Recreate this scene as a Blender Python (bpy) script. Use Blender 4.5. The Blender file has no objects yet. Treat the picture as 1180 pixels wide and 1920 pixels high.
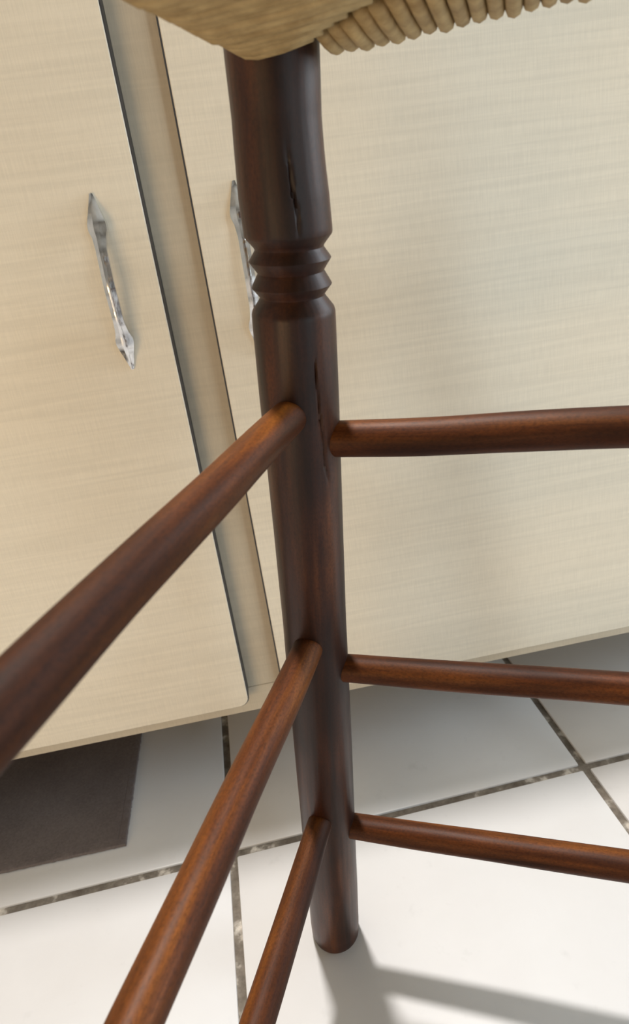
import bpy, bmesh, math, random
from mathutils import Vector, Matrix, noise

random.seed(4)
C = bpy.context.scene.collection
PI = math.pi

# ------------------------------------------------------------------ camera
cam_data = bpy.data.cameras.new('camera')
cam = bpy.data.objects.new('camera', cam_data)
C.objects.link(cam)
RIGHT = Vector((0.97680354, -0.16846309, -0.13219316))
DOWN = Vector((-0.18512634, -0.35407975, -0.91670921))
FWD = Vector((0.10762475, 0.91991723, -0.37705331))
EYE = Vector((0.0, 0.0, 0.6085))
m3 = Matrix((RIGHT, -DOWN, -FWD)).transposed()
cam.matrix_world = Matrix.Translation(EYE) @ m3.to_4x4()
cam_data.sensor_fit = 'VERTICAL'
cam_data.sensor_height = 36.0
cam_data.sensor_width = 36.0 * 1180 / 1920
cam_data.lens = 1228.995 / 1920 * 36.0
cam_data.shift_y = -49.5 / 1920
cam_data.clip_start = 0.01
cam_data.dof.use_dof = True
cam_data.dof.focus_distance = 0.46
cam_data.dof.aperture_fstop = 13.0
bpy.context.scene.camera = cam

# ------------------------------------------------------------------ world, lamps, exposure
world = bpy.data.worlds.new('room_light')
bpy.context.scene.world = world
world.use_nodes = True
bg = world.node_tree.nodes['Background']
bg.inputs['Color'].default_value = (1.0, 0.91, 0.80, 1)
bg.inputs['Strength'].default_value = 0.05


def area(name, loc, target, size, power, color, size_y=None):
    d = bpy.data.lights.new(name, 'AREA')
    d.energy = power
    d.color = color
    d.size = size
    if size_y:
        d.shape = 'RECTANGLE'
        d.size_y = size_y
    else:
        d.shape = 'DISK'
    o = bpy.data.objects.new(name, d)
    C.objects.link(o)
    o.location = loc
    o.rotation_euler = (Vector(target) - Vector(loc)).to_track_quat('-Z', 'Y').to_euler()
    return o


area('ceiling_lamp', (0.08, 0.74, 2.45), (0.08, 0.45, 0.0), 0.13, 69, (1.0, 0.955, 0.91))
area('low_cool_fill', (1.35, -1.8, 0.46), (0.35, 0.6, 0.30), 1.1, 13, (0.76, 0.93, 1.0), 0.8)  # added fill, kept low to brighten the doors and only graze the floor
area('window_daylight', (0.95, -1.85, 1.50), (0.2, 0.6, 0.3), 0.26, 8, (0.82, 0.93, 1.0), 0.4)
area('side_window_daylight', (2.65, 0.12, 0.78), (0.2, 0.5, 0.5), 0.7, 27, (0.82, 0.92, 1.0), 0.7)
area('bead_highlight_fill', (2.60, 0.95, 1.60), (0.1, 0.3, 0.6), 0.5, 52, (0.80, 0.90, 1.0), 0.8)  # added light, no window behind it, puts highlights on the leg beads
area('low_warm_fill', (-1.1, -1.15, 0.30), (-0.25, 0.6, 0.45), 0.9, 11.5, (1.0, 0.68, 0.35), 0.4)  # added warm fill near floor level, tints the left door

vs = bpy.context.scene.view_settings
vs.view_transform = 'Standard'
vs.look = 'None'
vs.gamma = 1.0
vs.use_curve_mapping = False
vs.exposure = -0.08


# ------------------------------------------------------------------ node helpers
class NT:
    def __init__(self, name, rough=0.5, metal=0.0, spec=0.5):
        self.m = bpy.data.materials.new(name)
        self.m.use_nodes = True
        self.t = self.m.node_tree
        self.b = self.t.nodes['Principled BSDF']
        self.b.inputs['Roughness'].default_value = rough
        self.b.inputs['Metallic'].default_value = metal
        self.b.inputs['Specular IOR Level'].default_value = spec

    def n(self, typ, **kw):
        nd = self.t.nodes.new(typ)
        for k, v in kw.items():
            if k in nd.inputs:
                nd.inputs[k].default_value = v
            else:
                setattr(nd, k, v)
        return nd

    def l(self, a, b):
        self.t.links.new(a, b)

    def coords(self, scale=(1, 1, 1), loc=(0, 0, 0), rnd=False):
        tc = self.n('ShaderNodeTexCoord')
        mp = self.n('ShaderNodeMapping')
        mp.inputs['Scale'].default_value = scale
        mp.inputs['Location'].default_value = loc
        self.l(tc.outputs['Object'], mp.inputs['Vector'])
        if rnd:
            oi = self.n('ShaderNodeObjectInfo')
            mu = self.n('ShaderNodeMath', operation='MULTIPLY')
            mu.inputs[1].default_value = 37.0
            self.l(oi.outputs['Random'], mu.inputs[0])
            cx = self.n('ShaderNodeCombineXYZ')
            for i in range(3):
                self.l(mu.outputs[0], cx.inputs[i])
            self.l(cx.outputs[0], mp.inputs['Location'])
        return mp.outputs['Vector']

    def noise(self, vec, scale=1.0, detail=4.0, rough=0.55, dist=0.0):
        nd = self.n('ShaderNodeTexNoise')
        nd.inputs['Scale'].default_value = scale
        nd.inputs['Detail'].default_value = detail
        nd.inputs['Roughness'].default_value = rough
        nd.inputs['Distortion'].default_value = dist
        self.l(vec, nd.inputs['Vector'])
        return nd.outputs['Fac']

    def ramp(self, fac, stops):
        r = self.n('ShaderNodeValToRGB')
        e = r.color_ramp.elements
        while len(e) < len(stops):
            e.new(0.5)
        for el, (p, c) in zip(e, stops):
            el.position = p
            el.color = (*c, 1) if len(c) == 3 else c
        self.l(fac, r.inputs['Fac'])
        return r.outputs['Color']

    def mix(self, fac, a, b, mode='MIX'):
        x = self.n('ShaderNodeMix', data_type='RGBA', blend_type=mode)
        for s, v in ((x.inputs[0], fac), (x.inputs[6], a), (x.inputs[7], b)):
            if isinstance(v, (int, float)):
                s.default_value = v
            elif isinstance(v, tuple):
                s.default_value = (*v, 1)
            else:
                self.l(v, s)
        return x.outputs[2]

    def color(self, sock):
        if isinstance(sock, tuple):
            self.b.inputs['Base Color'].default_value = (*sock, 1)
        else:
            self.l(sock, self.b.inputs['Base Color'])

    def rough(self, sock):
        self.l(sock, self.b.inputs['Roughness'])

    def bump(self, fac, strength=0.2, dist=0.001):
        bp = self.n('ShaderNodeBump')
        bp.inputs['Strength'].default_value = strength
        bp.inputs['Distance'].default_value = dist
        self.l(fac, bp.inputs['Height'])
        self.l(bp.outputs['Normal'], self.b.inputs['Normal'])


def make_wood(name, dark, mid, light, rough=0.42, spec=0.16):
    w = NT(name, rough, 0, spec)
    v1 = w.coords((55, 55, 5), rnd=True)
    streak = w.noise(v1, 1.0, 6, 0.6, 0.4)
    v2 = w.coords((260, 260, 14), rnd=True)
    fibre = w.noise(v2, 1.0, 3, 0.6)
    v3 = w.coords((16, 16, 7), rnd=True)
    blotch = w.noise(v3, 1.0, 3, 0.5)
    c = w.ramp(streak, [(0.30, dark), (0.52, mid), (0.74, light)])
    c2 = w.ramp(fibre, [(0.3, (0.62, 0.6, 0.6)), (0.65, (1.1, 1.08, 1.05))])
    c = w.mix(0.75, c, c2, 'MULTIPLY')
    c3 = w.ramp(blotch, [(0.36, (0.36, 0.34, 0.38)), (0.56, (1.0, 1.0, 1.0))])
    c = w.mix(0.8, c, c3, 'MULTIPLY')
    w.color(c)
    r = w.ramp(blotch, [(0.3, (rough + .12,) * 3), (0.7, (rough - .06,) * 3)])
    w.rough(r)
    w.bump(fibre, 0.12, 0.0006)
    v4 = w.coords((900, 900, 500), rnd=True)
    pores = w.noise(v4, 1.0, 2, 0.6)
    c = w.mix(0.7, c, w.ramp(pores, [(0.30, (0.55, 0.52, 0.5)), (0.5, (1.0, 1.0, 1.0)), (0.72, (1.35, 1.3, 1.2))]), 'MULTIPLY')
    w.color(c)
    return w.m


M = {}
M['leg_wood'] = make_wood('dark_stained_wood', (0.016, 0.006, 0.004), (0.048, 0.013, 0.0045), (0.13, 0.040, 0.010), 0.38, 0.36)
M['rung_wood'] = make_wood('red_brown_stained_wood', (0.028, 0.008, 0.003), (0.088, 0.025, 0.0055), (0.20, 0.066, 0.011), 0.48)


def make_laminate(name, base, alt, grain_amt=1.0):
    w = NT(name, 0.42, 0, 0.45)
    v1 = w.coords((7, 3, 190))
    g1 = w.noise(v1, 1.0, 4, 0.55, 0.35)
    v2 = w.coords((900, 3, 45))
    g2 = w.noise(v2, 1.0, 2, 0.5)
    v3 = w.coords((5, 3, 14))
    g3 = w.noise(v3, 1.0, 3, 0.5)
    c = w.mix(g3, base, alt)
    k = 0.10 * grain_amt
    c = w.mix(1.0, c, w.ramp(g1, [(0.36, (1 - k,) * 3), (0.62, (1 + k * .5,) * 3)]), 'MULTIPLY')
    c = w.mix(1.0, c, w.ramp(g2, [(0.36, (0.965,) * 3), (0.64, (1.02,) * 3)]), 'MULTIPLY')
    w.color(c)
    w.bump(g1, 0.10, 0.0004)
    return w.m


M['laminate'] = make_laminate('cream_woodgrain_laminate', (0.79, 0.72, 0.59), (0.81, 0.74, 0.61), 0.5)
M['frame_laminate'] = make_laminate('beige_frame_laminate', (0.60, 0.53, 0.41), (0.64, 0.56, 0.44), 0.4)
e = NT('dark_grey_edging', 0.5)
ev = e.coords((30, 30, 30))
e.color(e.ramp(e.noise(ev, 1.0, 3), [(0.3, (0.030, 0.030, 0.034)), (0.7, (0.05, 0.05, 0.055))]))
M['edging'] = e.m
e = NT('chrome', 0.12, 1.0)
ev = e.coords((300, 300, 120))
en = e.noise(ev, 1.0, 4)
e.color(e.ramp(en, [(0.2, (0.62, 0.62, 0.62)), (0.6, (0.78, 0.78, 0.78))]))
e.rough(e.ramp(en, [(0.45, (0.12,) * 3), (0.75, (0.26,) * 3)]))
M['chrome'] = e.m

e = NT('white_ceramic_tile', 0.34, 0, 0.5)
ev = e.coords((6, 6, 6), rnd=True)
n1 = e.noise(ev, 1.0, 5, 0.6)
ev2 = e.coords((60, 60, 60), rnd=True)
n2 = e.noise(ev2, 1.0, 3, 0.6)
c = e.ramp(n1, [(0.3, (0.57, 0.565, 0.565)), (0.7, (0.61, 0.61, 0.615))])
c = e.mix(1.0, c, e.ramp(n2, [(0.2, (0.93,) * 3), (0.36, (1.0,) * 3)]), 'MULTIPLY')
e.color(c)
e.bump(n2, 0.04, 0.001)
M['tile'] = e.m

e = NT('dirty_grout', 0.9, 0, 0.2)
ev = e.coords((38, 38, 38))
n1 = e.noise(ev, 1.0, 4, 0.6)
ev2 = e.coords((180, 180, 180))
n2 = e.noise(ev2, 1.0, 4, 0.7)
c = e.ramp(n1, [(0.36, (0.12, 0.10, 0.08)), (0.56, (0.20, 0.175, 0.145)), (0.66, (0.55, 0.51, 0.45))])
c = e.mix(1.0, c, e.ramp(n2, [(0.3, (0.7,) * 3), (0.7, (1.15,) * 3)]), 'MULTIPLY')
e.color(c)
e.bump(n2, 0.5, 0.001)
M['grout'] = e.m

e = NT('dark_brown_matting', 0.75, 0, 0.3)
ev = e.coords((9, 9, 9))
n1 = e.noise(ev, 1.0, 5, 0.6)
ev2 = e.coords((420, 420, 420))
n2 = e.noise(ev2, 1.0, 3, 0.6)
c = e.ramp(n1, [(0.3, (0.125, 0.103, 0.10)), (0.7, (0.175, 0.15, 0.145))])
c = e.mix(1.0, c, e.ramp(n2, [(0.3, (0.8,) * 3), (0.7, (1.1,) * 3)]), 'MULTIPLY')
e.color(c)
e.bump(n2, 0.35, 0.0006)
M['mat'] = e.m


def make_rush(name, a, b):
    w = NT(name, 0.6, 0, 0.3)
    v = w.coords((90, 90, 90), rnd=True)
    n1 = w.noise(v, 1.0, 4, 0.6)
    w.color(w.ramp(n1, [(0.3, a), (0.7, b)]))
    w.bump(n1, 0.4, 0.001)
    return w.m


M['rush'] = make_rush('straw_rush', (0.30, 0.20, 0.085), (0.50, 0.36, 0.17))
M['worktop'] = make_laminate('pale_worktop', (0.55, 0.52, 0.47), (0.60, 0.56, 0.50), 0.4)
e = NT('painted_plaster', 0.85, 0, 0.2)
ev = e.coords((4, 4, 4))
e.color(e.ramp(e.noise(ev, 1.0, 3), [(0.3, (0.40, 0.375, 0.34)), (0.7, (0.43, 0.41, 0.37))]))
M['plaster'] = e.m


# ------------------------------------------------------------------ mesh helpers
def obj(name, bm, mat, parent=None, smooth=False, mats=None):
    bmesh.ops.recalc_face_normals(bm, faces=bm.faces[:])
    me = bpy.data.meshes.new(name)
    bm.to_mesh(me)
    bm.free()
    for mm in (mats or [mat]):
        me.materials.append(mm)
    if smooth:
        for p in me.polygons:
            p.use_smooth = True
        if smooth != 'all':
            me.set_sharp_from_angle(angle=math.radians(smooth))
    o = bpy.data.objects.new(name, me)
    C.objects.link(o)
    if parent:
        o.parent = parent
    return o


def empty(name, label, cat, loc=(0, 0, 0), rz=0.0, group=None):
    o = bpy.data.objects.new(name, None)
    o.empty_display_size = 0.05
    C.objects.link(o)
    o.location = loc
    o.rotation_euler = (0, 0, rz)
    tag(o, label, cat, group)
    return o


def tag(o, label, cat, group=None):
    o['label'] = label
    o['category'] = cat
    if group:
        o['group'] = group


def add_box(bm, x0, x1, y0, y1, z0, z1, bevel=0.0, seg=2):
    vs_ = [bm.verts.new((x, y, z)) for x in (x0, x1) for y in (y0, y1) for z in (z0, z1)]
    q = [(0, 1, 3, 2), (4, 6, 7, 5), (0, 4, 5, 1), (2, 3, 7, 6), (0, 2, 6, 4), (1, 5, 7, 3)]
    fs = [bm.faces.new([vs_[i] for i in f]) for f in q]
    if bevel:
        ed = list({e_ for f in fs for e_ in f.edges})
        bmesh.ops.bevel(bm, geom=ed, offset=bevel, segments=seg, profile=0.5, affect='EDGES')


def box(name, x0, x1, y0, y1, z0, z1, mat, parent=None, bevel=0.0):
    bm = bmesh.new()
    add_box(bm, x0, x1, y0, y1, z0, z1, bevel)
    return obj(name, bm, mat, parent)


def add_rings(bm, rings, cap=True):
    """rings: list of lists of points, joined into a tube"""
    rv = [[bm.verts.new(p) for p in r] for r in rings]
    n = len(rv[0])
    for a, b in zip(rv, rv[1:]):
        for i in range(n):
            bm.faces.new((a[i], a[(i + 1) % n], b[(i + 1) % n], b[i]))
    if cap:
        bm.faces.new(rv[0][::-1])
        bm.faces.new(rv[-1])
    return rv


# ------------------------------------------------------------------ setting: floor and wall
T, GR = 0.40, 0.0085
JX, JY = 0.3178, 0.5158
bm = bmesh.new()
add_box(bm, JX - 6 * T, JX + 6 * T, JY - 9 * T, JY + 2 * T, -0.03, -0.0022)
floor = obj('floor', bm, M['grout'])
floor['kind'] = 'structure'
bm = bmesh.new()
add_box(bm, GR / 2, T - GR / 2, GR / 2, T - GR / 2, -0.012, 0.0, 0.0016, 2)
tile0 = obj('tile', bm, M['tile'], floor, smooth=40)
first = True
for i in range(-6, 6):
    for j in range(-9, 2):
        if first:
            t, first = tile0, False
        else:
            t = tile0.copy()
            C.objects.link(t)
        jx = jy = rz = 0.0
        if not (i in (-1, 0) and j in (-1, 0)):
            jx, jy = random.uniform(-.0008, .0008), random.uniform(-.0008, .0008)
        t.location = (JX + i * T + jx, JY + j * T + jy, random.uniform(-.0003, .0003))
        t.rotation_euler = (random.uniform(-.0008, .0008), random.uniform(-.0008, .0008), rz)

bm = bmesh.new()
add_box(bm, JX - 6 * T, JX + 6 * T, 1.235, 1.33, 0.0, 2.5)
wall = obj('wall_back', bm, M['plaster'])
wall['kind'] = 'structure'
for nm, bx in (('wall_front', (JX - 6 * T, JX + 6 * T, JY - 9 * T - .1, JY - 9 * T, 0, 2.5)),
               ('wall_left', (JX - 6 * T - .1, JX - 6 * T, JY - 9 * T, 1.33, 0, 2.5)),
               ('wall_right', (JX + 6 * T, JX + 6 * T + .1, JY - 9 * T, 1.33, 0, 2.5)),
               ('ceiling', (JX - 6 * T - .1, JX + 6 * T + .1, JY - 9 * T - .1, 1.33, 2.5, 2.6))):
    o = box(nm, *bx, M['plaster'])
    o['kind'] = 'structure'

# ------------------------------------------------------------------ the cabinet unit
PSI = 0.0260736738
cab = empty('kitchen_cabinet', 'cream woodgrain base cabinet with two doors and chrome handles behind the stool',
            'cabinet', (0.0161638, 0.6197893, 0.0), -PSI)
TD = 0.020                                     # door thickness
DZ0, DZ1 = 0.0987, 0.865


def rr_outline(x0, x1, z0, z1, r, n=8):
    pts = []
    for cx, cz, a0 in ((x1 - r, z0 + r, -90), (x1 - r, z1 - r, 0), (x0 + r, z1 - r, 90), (x0 + r, z0 + r, 180)):
        for k in range(n + 1):
            a = math.radians(a0 + 90 * k / n)
            pts.append((cx + r * math.cos(a), cz + r * math.sin(a)))
    return pts


def slab(bm, outline, y0, y1, bev=0.0):
    cx = sum(p[0] for p in outline) / len(outline)
    cz = sum(p[1] for p in outline) / len(outline)

    def ring(y, ins):
        out = []
        n = len(outline)
        for k, (x, z) in enumerate(outline):
            xa, za = outline[k - 1]
            xb, zb = outline[(k + 1) % n]
            tx, tz = xb - xa, zb - za
            L = math.hypot(tx, tz) or 1
            out.append((x - tz / L * -1 * -ins, y, z - tx / L * ins * -1))
        return out
    rings = [ring(y0, bev), ring(y0 + bev, 0), ring(y1, 0)] if bev else [ring(y0, 0), ring(y1, 0)]
    add_rings(bm, rings)


def make_handle(parent, x, zc, length, name='handle'):
    """bow pull: two leaf-shaped feet on the door joined by a ridged bow"""
    bm = bmesh.new()
    N = 56
    rings = []
    for i in range(N + 1):
        t = i / N
        u = min(t, 1 - t)                       # 0 at the tips, .5 in the middle

        def lerp(tab, ease=True):
            for (a, va), (b, vb) in zip(tab, tab[1:]):
                if a <= u <= b:
                    k = (u - a) / (b - a)
                    k = k * k * (3 - 2 * k) if ease else k
                    return va + (vb - va) * k
            return tab[-1][1]
        wid = lerp([(0, .0013), (.16, .0076), (.19, .0079), (.235, .0056), (.30, .0045), (.5, .0046)], False)
        top = lerp([(0, .0030), (.18, .0135), (.34, .0205), (.5, .0235)])
        thick = lerp([(0, .0030), (.18, .0133), (.24, .0100), (.34, .0065), (.5, .0058)])
        low = max(top - thick, -0.0002)
        z = zc + (t - 0.5) * length
        ridge = wid * 0.30
        sh = max(low, top - (wid - ridge) * 0.60)
        prof = [(-wid, low), (-wid, sh), (-ridge, top - .0002), (0, top), (ridge, top - .0002), (wid, sh), (wid, low), (0, low)]
        rings.append([(x + a, -b, z) for a, b in prof])
    add_rings(bm, rings)
    return obj(name, bm, M['chrome'], parent, smooth=18)


def make_door(x0, x1, r, hx, hz, hl):
    bm = bmesh.new()
    sb, ss = 0.0005, 0.0015                     # edging showing at the bottom and at the sides
    slab(bm, rr_outline(x0 + ss, x1 - ss, DZ0 + sb, DZ1 - ss, r), 0.0, TD, 0.0007)
    door = obj('door', bm, M['laminate'], cab, smooth=35)
    bm = bmesh.new()
    o1 = rr_outline(x0, x1, DZ0, DZ1, r + .001)
    o2 = rr_outline(x0 + ss, x1 - ss, DZ0 + sb, DZ1 - ss, r)
    y0, y1 = 0.0012, TD
    a = [bm.verts.new((p[0], y0, p[1])) for p in o1]
    b = [bm.verts.new((p[0], y1, p[1])) for p in o1]
    c_ = [bm.verts.new((p[0], y1, p[1])) for p in o2]
    d_ = [bm.verts.new((p[0], y0, p[1])) for p in o2]
    n = len(o1)
    for k in range(n):
        j = (k + 1) % n
        for p, q_ in ((a, b), (b, c_), (c_, d_), (d_, a)):
            bm.faces.new((p[k], p[j], q_[j], q_[k]))
    edge = obj('edge_band', bm, M['edging'], door, smooth=35)
    edge['label'] = 'dark grey edging strip round the cabinet door'
    h_ = make_handle(door, hx, hz, hl)
    h_['label'] = 'chrome bow handle with pointed leaf shaped ends'
    return door


d1 = make_door(-0.515, -0.0538, 0.011, -0.0948, 0.5760, 0.149)
d2 = make_door(-0.0145, 0.480, 0.011, 0.0245, 0.5708, 0.149)

fy0, fy1 = TD + 0.0004, TD + 0.019
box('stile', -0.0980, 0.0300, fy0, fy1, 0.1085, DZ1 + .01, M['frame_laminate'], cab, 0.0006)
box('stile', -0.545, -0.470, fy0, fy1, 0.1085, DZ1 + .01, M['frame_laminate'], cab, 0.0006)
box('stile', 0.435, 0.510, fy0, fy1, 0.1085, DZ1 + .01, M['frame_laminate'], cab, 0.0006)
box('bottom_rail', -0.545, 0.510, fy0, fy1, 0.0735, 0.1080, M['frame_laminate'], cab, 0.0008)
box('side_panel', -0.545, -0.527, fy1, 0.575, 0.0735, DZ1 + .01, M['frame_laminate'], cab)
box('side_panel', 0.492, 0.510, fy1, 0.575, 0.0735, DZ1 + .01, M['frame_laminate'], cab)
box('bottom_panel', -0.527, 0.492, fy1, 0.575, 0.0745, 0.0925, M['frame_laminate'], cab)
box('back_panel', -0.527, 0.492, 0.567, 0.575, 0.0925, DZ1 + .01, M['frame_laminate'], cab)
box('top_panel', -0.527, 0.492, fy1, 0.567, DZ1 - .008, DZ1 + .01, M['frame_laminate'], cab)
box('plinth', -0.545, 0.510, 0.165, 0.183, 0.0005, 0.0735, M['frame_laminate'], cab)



def copy_tree(o, parent=None):
    c = o.copy()
    C.objects.link(c)
    c.parent = parent
    for ch in o.children:
        copy_tree(ch, c)
    return c


for k_, lab in ((1, 'unseen cream base cabinet added next along to the right of the one behind the stool'),  # out of view, added to shield the floor from the right-hand highlight light
                (-1, 'cream base cabinet next along to the left of the one behind the stool')):
    c_ = copy_tree(cab)
    c_.location = cab.location + Vector((math.cos(PSI), -math.sin(PSI), 0)) * (1.057 * k_)
    tag(c_, lab, 'cabinet')

bm = bmesh.new()
add_box(bm, -1.605, 1.57, -0.028, 0.578, DZ1 + .0105, DZ1 + .045, 0.004, 3)
wt = obj('worktop', bm, M['worktop'], None, smooth=40)
wt.location = cab.location
wt.rotation_euler = cab.rotation_euler
tag(wt, 'pale worktop slab lying along the top of the cream cabinets', 'worktop')

# ------------------------------------------------------------------ mat on the floor under the cabinet
bm = bmesh.new()


def jag(a, b, n):
    out = []
    for k in range(n):
        t = k / n
        x = a[0] + (b[0] - a[0]) * t
        y = a[1] + (b[1] - a[1]) * t
        j = 0.0007 * noise.noise(Vector((x * 160, y * 160, 3))) + 0.0006 * noise.noise(Vector((x * 500, y * 500, 9)))
        dx, dy = b[0] - a[0], b[1] - a[1]
        L = math.hypot(dx, dy)
        out.append((x + dy / L * j, y - dx / L * j))
    return out


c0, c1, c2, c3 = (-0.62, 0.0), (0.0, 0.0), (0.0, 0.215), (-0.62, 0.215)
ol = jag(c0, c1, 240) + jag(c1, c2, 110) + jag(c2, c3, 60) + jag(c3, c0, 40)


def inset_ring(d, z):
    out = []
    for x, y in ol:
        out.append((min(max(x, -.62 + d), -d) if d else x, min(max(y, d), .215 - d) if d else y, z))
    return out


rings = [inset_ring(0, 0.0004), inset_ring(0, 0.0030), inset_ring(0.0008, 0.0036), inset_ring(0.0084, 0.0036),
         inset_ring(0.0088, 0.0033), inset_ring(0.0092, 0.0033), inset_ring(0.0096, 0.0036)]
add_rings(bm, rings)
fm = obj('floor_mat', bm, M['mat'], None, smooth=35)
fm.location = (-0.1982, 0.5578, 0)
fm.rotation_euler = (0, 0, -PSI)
tag(fm, 'dark brown rough-edged rectangular mat lying on white tiles under the cabinet', 'mat')

# ------------------------------------------------------------------ the stool
UD = Vector((0.9003, -0.4352, 0.0))             # along the right-hand rungs
VD = Vector((-0.4220, -0.9066, 0.0))            # along the left-hand rungs, towards the camera
UD.normalize()
VD = Vector((UD.y, -UD.x, 0.0)) * 1.0


def axis(z):                                     # axis of the leg nearest the cabinet
    return Vector((0.06191638 * z + 0.00818159, -0.10545782 * z + 0.4094847, z))


tilt = axis(1) - axis(0)                         # leaning in going up
tu, tv = tilt.dot(UD), tilt.dot(VD)
LU, LV = 0.345, 0.318                            # plan size at z = 0.5


def corner(iu, iv, z):
    p = axis(z)
    lu = LU - 2 * tu * (z - 0.5)
    lv = LV - 2 * tv * (z - 0.5)
    return p + UD * (lu * iu) + VD * (lv * iv)


ctr = (corner(0, 0, 0) + corner(1, 1, 0)) / 2
stool = empty('stool', 'dark brown turned wooden stool with three rungs a side standing in front of the cabinet', 'stool', ctr)

# turned leg, z measured on the axis from the foot
PROF = [(0.0, .0205), (.003, .0214), (.02, .0219), (.13, .0218), (.208, .0218), (.30, .0216), (.359, .0212), (.40, .0213), (.46, .0216),
        (.52, .0221), (.558, .0221), (.5640, .0220), (.5660, .0214), (.5715, .0173), (.5723, .01685), (.5732, .0172), (.5770, .0203), (.5776, .0207), (.5783, .0204),
        (.5836, .0174), (.5842, .01698), (.5850, .0174), (.5895, .0205), (.5902, .0209), (.5910, .0205), (.5950, .0177), (.5957, .01737), (.5967, .0178),
        (.6015, .0218), (.6025, .0221), (.6045, .0221), (.6192, .0221), (.634, .0214), (.652, .0208), (.671, .0211), (.690, .0213), (.712, .0212), (.720, .0195), (.724, .0150), (.7255, .006)]


def prof_r(z):
    for (a, ra), (b, rb) in zip(PROF, PROF[1:]):
        if a <= z <= b:
            return ra + (rb - ra) * (z - a) / (b - a)
    return PROF[-1][1]


KZ = tilt.length
tow = Vector((-0.10, -0.995, 0))                 # side of the leg that faces the room
phi0 = math.atan2(tow.y, tow.x)
CRACKS = [  # (z, angle right of the facing side)
    [(.600, 12), (.607, 11), (.612, 12.5), (.622, 9.5), (.632, 8.5), (.640, 6.5)],
    [(.470, 38), (.478, 34), (.486, 31), (.497, 31), (.510, 27), (.522, 25), (.535, 23), (.547, 24)],
    [(.487, 33), (.497, 33.5), (.505, 30)],
]


def leg_mesh():
    bm = bmesh.new()
    zs = set()
    for a, _ in PROF:
        zs.add(round(a, 5))
    k = 0.0
    while k < 0.72:
        zs.add(round(k, 5))
        k += 0.0035 if k > 0.44 else 0.008
    zs = sorted(zs)
    NS = 144
    rings = []
    for z in zs:
        r = prof_r(z)
        off = 0.0
        if z > .604:
            off = -0.0018 * math.sin(min((z - .604) / .048, 1) * PI / 2)
        ring = []
        for i in range(NS):
            a = 2 * PI * i / NS
            d = Vector((math.cos(a), math.sin(a), 0))
            rr = r + 0.00022 * noise.noise(Vector((d.x * 1.2, d.y * 1.2, z * 18)))
            rr += 0.00008 * noise.noise(Vector((d.x * 9, d.y * 9, z * 30)))
            for cr in CRACKS:
                if cr[0][0] <= z <= cr[-1][0]:
                    for (za, aa), (zb, ab) in zip(cr, cr[1:]):
                        if za <= z <= zb:
                            t = (z - za) / (zb - za)
                            ac = phi0 + math.radians(aa + (ab - aa) * t + 1.3 * noise.noise(Vector((z * 260, 1, 0))))
                            da = (a - ac + PI) % (2 * PI) - PI
                            s = r * da
                            ends = min(z - cr[0][0], cr[-1][0] - z) / 0.012
                            dep = 0.0016 * min(1, ends + .1)
                            wd = 0.00055
                            if abs(s) < wd * 1.6:
                                rr -= dep * max(0, 1 - abs(s) / (wd * 1.6))
            ring.append((rr * d.x + off, rr * d.y, z * KZ))
        rings.append(ring)
    add_rings(bm, rings)
    me_o = obj('leg', bm, M['leg_wood'], stool, smooth=28)
    return me_o


def orient(o, p0, p1):
    dv = (p1 - p0).normalized()
    zax = Vector((0, 0, 1))
    q_ = zax.rotation_difference(dv)
    o.rotation_mode = 'QUATERNION'
    o.rotation_quaternion = q_
    o.location = p0 - ctr


leg0 = leg_mesh()
for n_, (iu, iv) in enumerate(((0, 0), (1, 0), (0, 1), (1, 1))):
    o = leg0 if n_ == 0 else leg0.copy()
    if n_:
        C.objects.link(o)
    orient(o, corner(iu, iv, 0.0), corner(iu, iv, 0.7))


def rung_mesh(length, r_end, r_mid, seed):
    bm = bmesh.new()
    N, NS = 44, 40
    rings = []
    for i in range(N + 1):
        t = i / N
        r = r_end + (r_mid - r_end) * (math.sin(PI * t) ** 0.8 if 0 < t < 1 else 0)
        bx = 0.0010 * noise.noise(Vector((t * 3, seed, 0)))
        by = 0.0010 * noise.noise(Vector((t * 3, seed, 7)))
        ring = []
        for k in range(NS):
            a = 2 * PI * k / NS
            rr = r + 0.00035 * noise.noise(Vector((math.cos(a) * 1.1, math.sin(a) * 1.1, t * 6 + seed * 5)))
            ring.append((bx + rr * math.cos(a), by + rr * math.sin(a), t * length))
        rings.append(ring)
    add_rings(bm, rings)
    return bm


seed = 0
ZU = (0.4914, 0.3205, 0.1535)
ZV = (0.5113, 0.3515, 0.1780)
RU = ((.0103, .0107), (.0094, .0101), (.0093, .0107))
RV = ((.0098, .0096), (.0096, .0101), (.0092, .0103))
for far in (0, 1):
    for z, (ra, rb) in zip(ZU, RU):
        seed += 1
        a, b = corner(0, far, z), corner(1, far, z)
        o = obj('rung', rung_mesh((b - a).length, ra, rb, seed), M['rung_wood'], stool, smooth='all')
        orient(o, a, b)
    for z, (ra, rb) in zip(ZV, RV):
        seed += 1
        a, b = corner(far, 0, z), corner(far, 1, z)
        o = obj('rung', rung_mesh((b - a).length, ra, rb, seed), M['rung_wood'], stool, smooth='all')
        orient(o, a, b)

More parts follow.
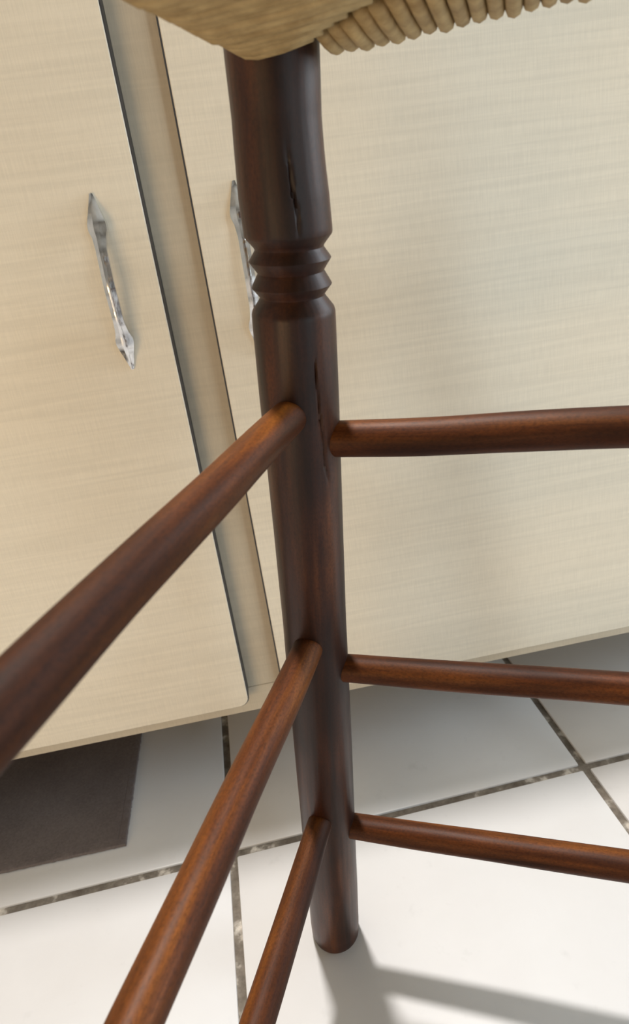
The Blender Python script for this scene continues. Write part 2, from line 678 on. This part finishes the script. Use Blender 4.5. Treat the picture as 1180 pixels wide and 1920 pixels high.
# rush seat: woven pad with separate strands wrapped over the four seat rails
ZS = 0.6865
cs = [corner(0, 0, ZS), corner(1, 0, ZS), corner(1, 1, ZS), corner(0, 1, ZS)]
bm = bmesh.new()
cm = sum(cs, Vector()) / 4
inn = [cm + (p - cm) * 0.86 for p in cs]
lo = [bm.verts.new(p - ctr + Vector((0, 0, -0.008))) for p in inn]
hi = [bm.verts.new(p - ctr + Vector((0, 0, 0.008))) for p in inn]
bm.faces.new(lo[::-1])
bm.faces.new(hi)
for k in range(4):
    bm.faces.new((lo[k], lo[(k + 1) % 4], hi[(k + 1) % 4], hi[k]))
seat = obj('seat', bm, M['rush'], stool)
seat['label'] = 'woven straw coloured rush seat'


def strand_bm(reach):
    """one strand wrapped round a rail: local x along the rail, y inward, z up"""
    path = []
    RA = 0.0125
    path.append((reach, 0.0105))
    path.append((reach * .45, 0.0122))
    for k in range(9):
        a = math.radians(90 + 180 * k / 8)
        path.append((RA * math.cos(a), RA * math.sin(a)))
    path.append((reach * .45, -0.0122))
    path.append((reach, -0.0105))
    bm = bmesh.new()
    rings = []
    rad = 0.0034
    for i, (y, z) in enumerate(path):
        a = path[max(i - 1, 0)]
        b = path[min(i + 1, len(path) - 1)]
        ty, tz = b[0] - a[0], b[1] - a[1]
        L = math.hypot(ty, tz) or 1
        ny, nz = -tz / L, ty / L
        ring = []
        for k in range(8):
            an = 2 * PI * k / 8
            ring.append((rad * math.cos(an), y + ny * rad * math.sin(an), z + nz * rad * math.sin(an)))
        rings.append(ring)
    add_rings(bm, rings)
    return bm


first_strand = {}
for side in range(4):
    a, b = cs[side], cs[(side + 1) % 4]
    L = (b - a).length
    ux = (b - a).normalized()
    uy = (cm - (a + b) / 2)
    uy = (uy - ux * uy.dot(ux)).normalized()
    n_st = int((L - 0.046) / 0.0066)
    for k in range(n_st):
        s = 0.023 + (L - 0.046) * (k + .5) / n_st
        reach = round(max(0.012, min(s, L - s) * 0.94 - .002), 3)
        if reach not in first_strand:
            o = obj('rush_strand', strand_bm(reach), M['rush'], seat, smooth='all')
            first_strand[reach] = o
        else:
            o = first_strand[reach].copy()
            C.objects.link(o)
        p = a + ux * s - ctr
        uz = Vector((0, 0, 1))
        o.matrix_local = Matrix.Translation(p + Vector((0, 0, random.uniform(-.0006, .0006)))) @ Matrix((ux, uy, ux.cross(uy))).transposed().to_4x4()
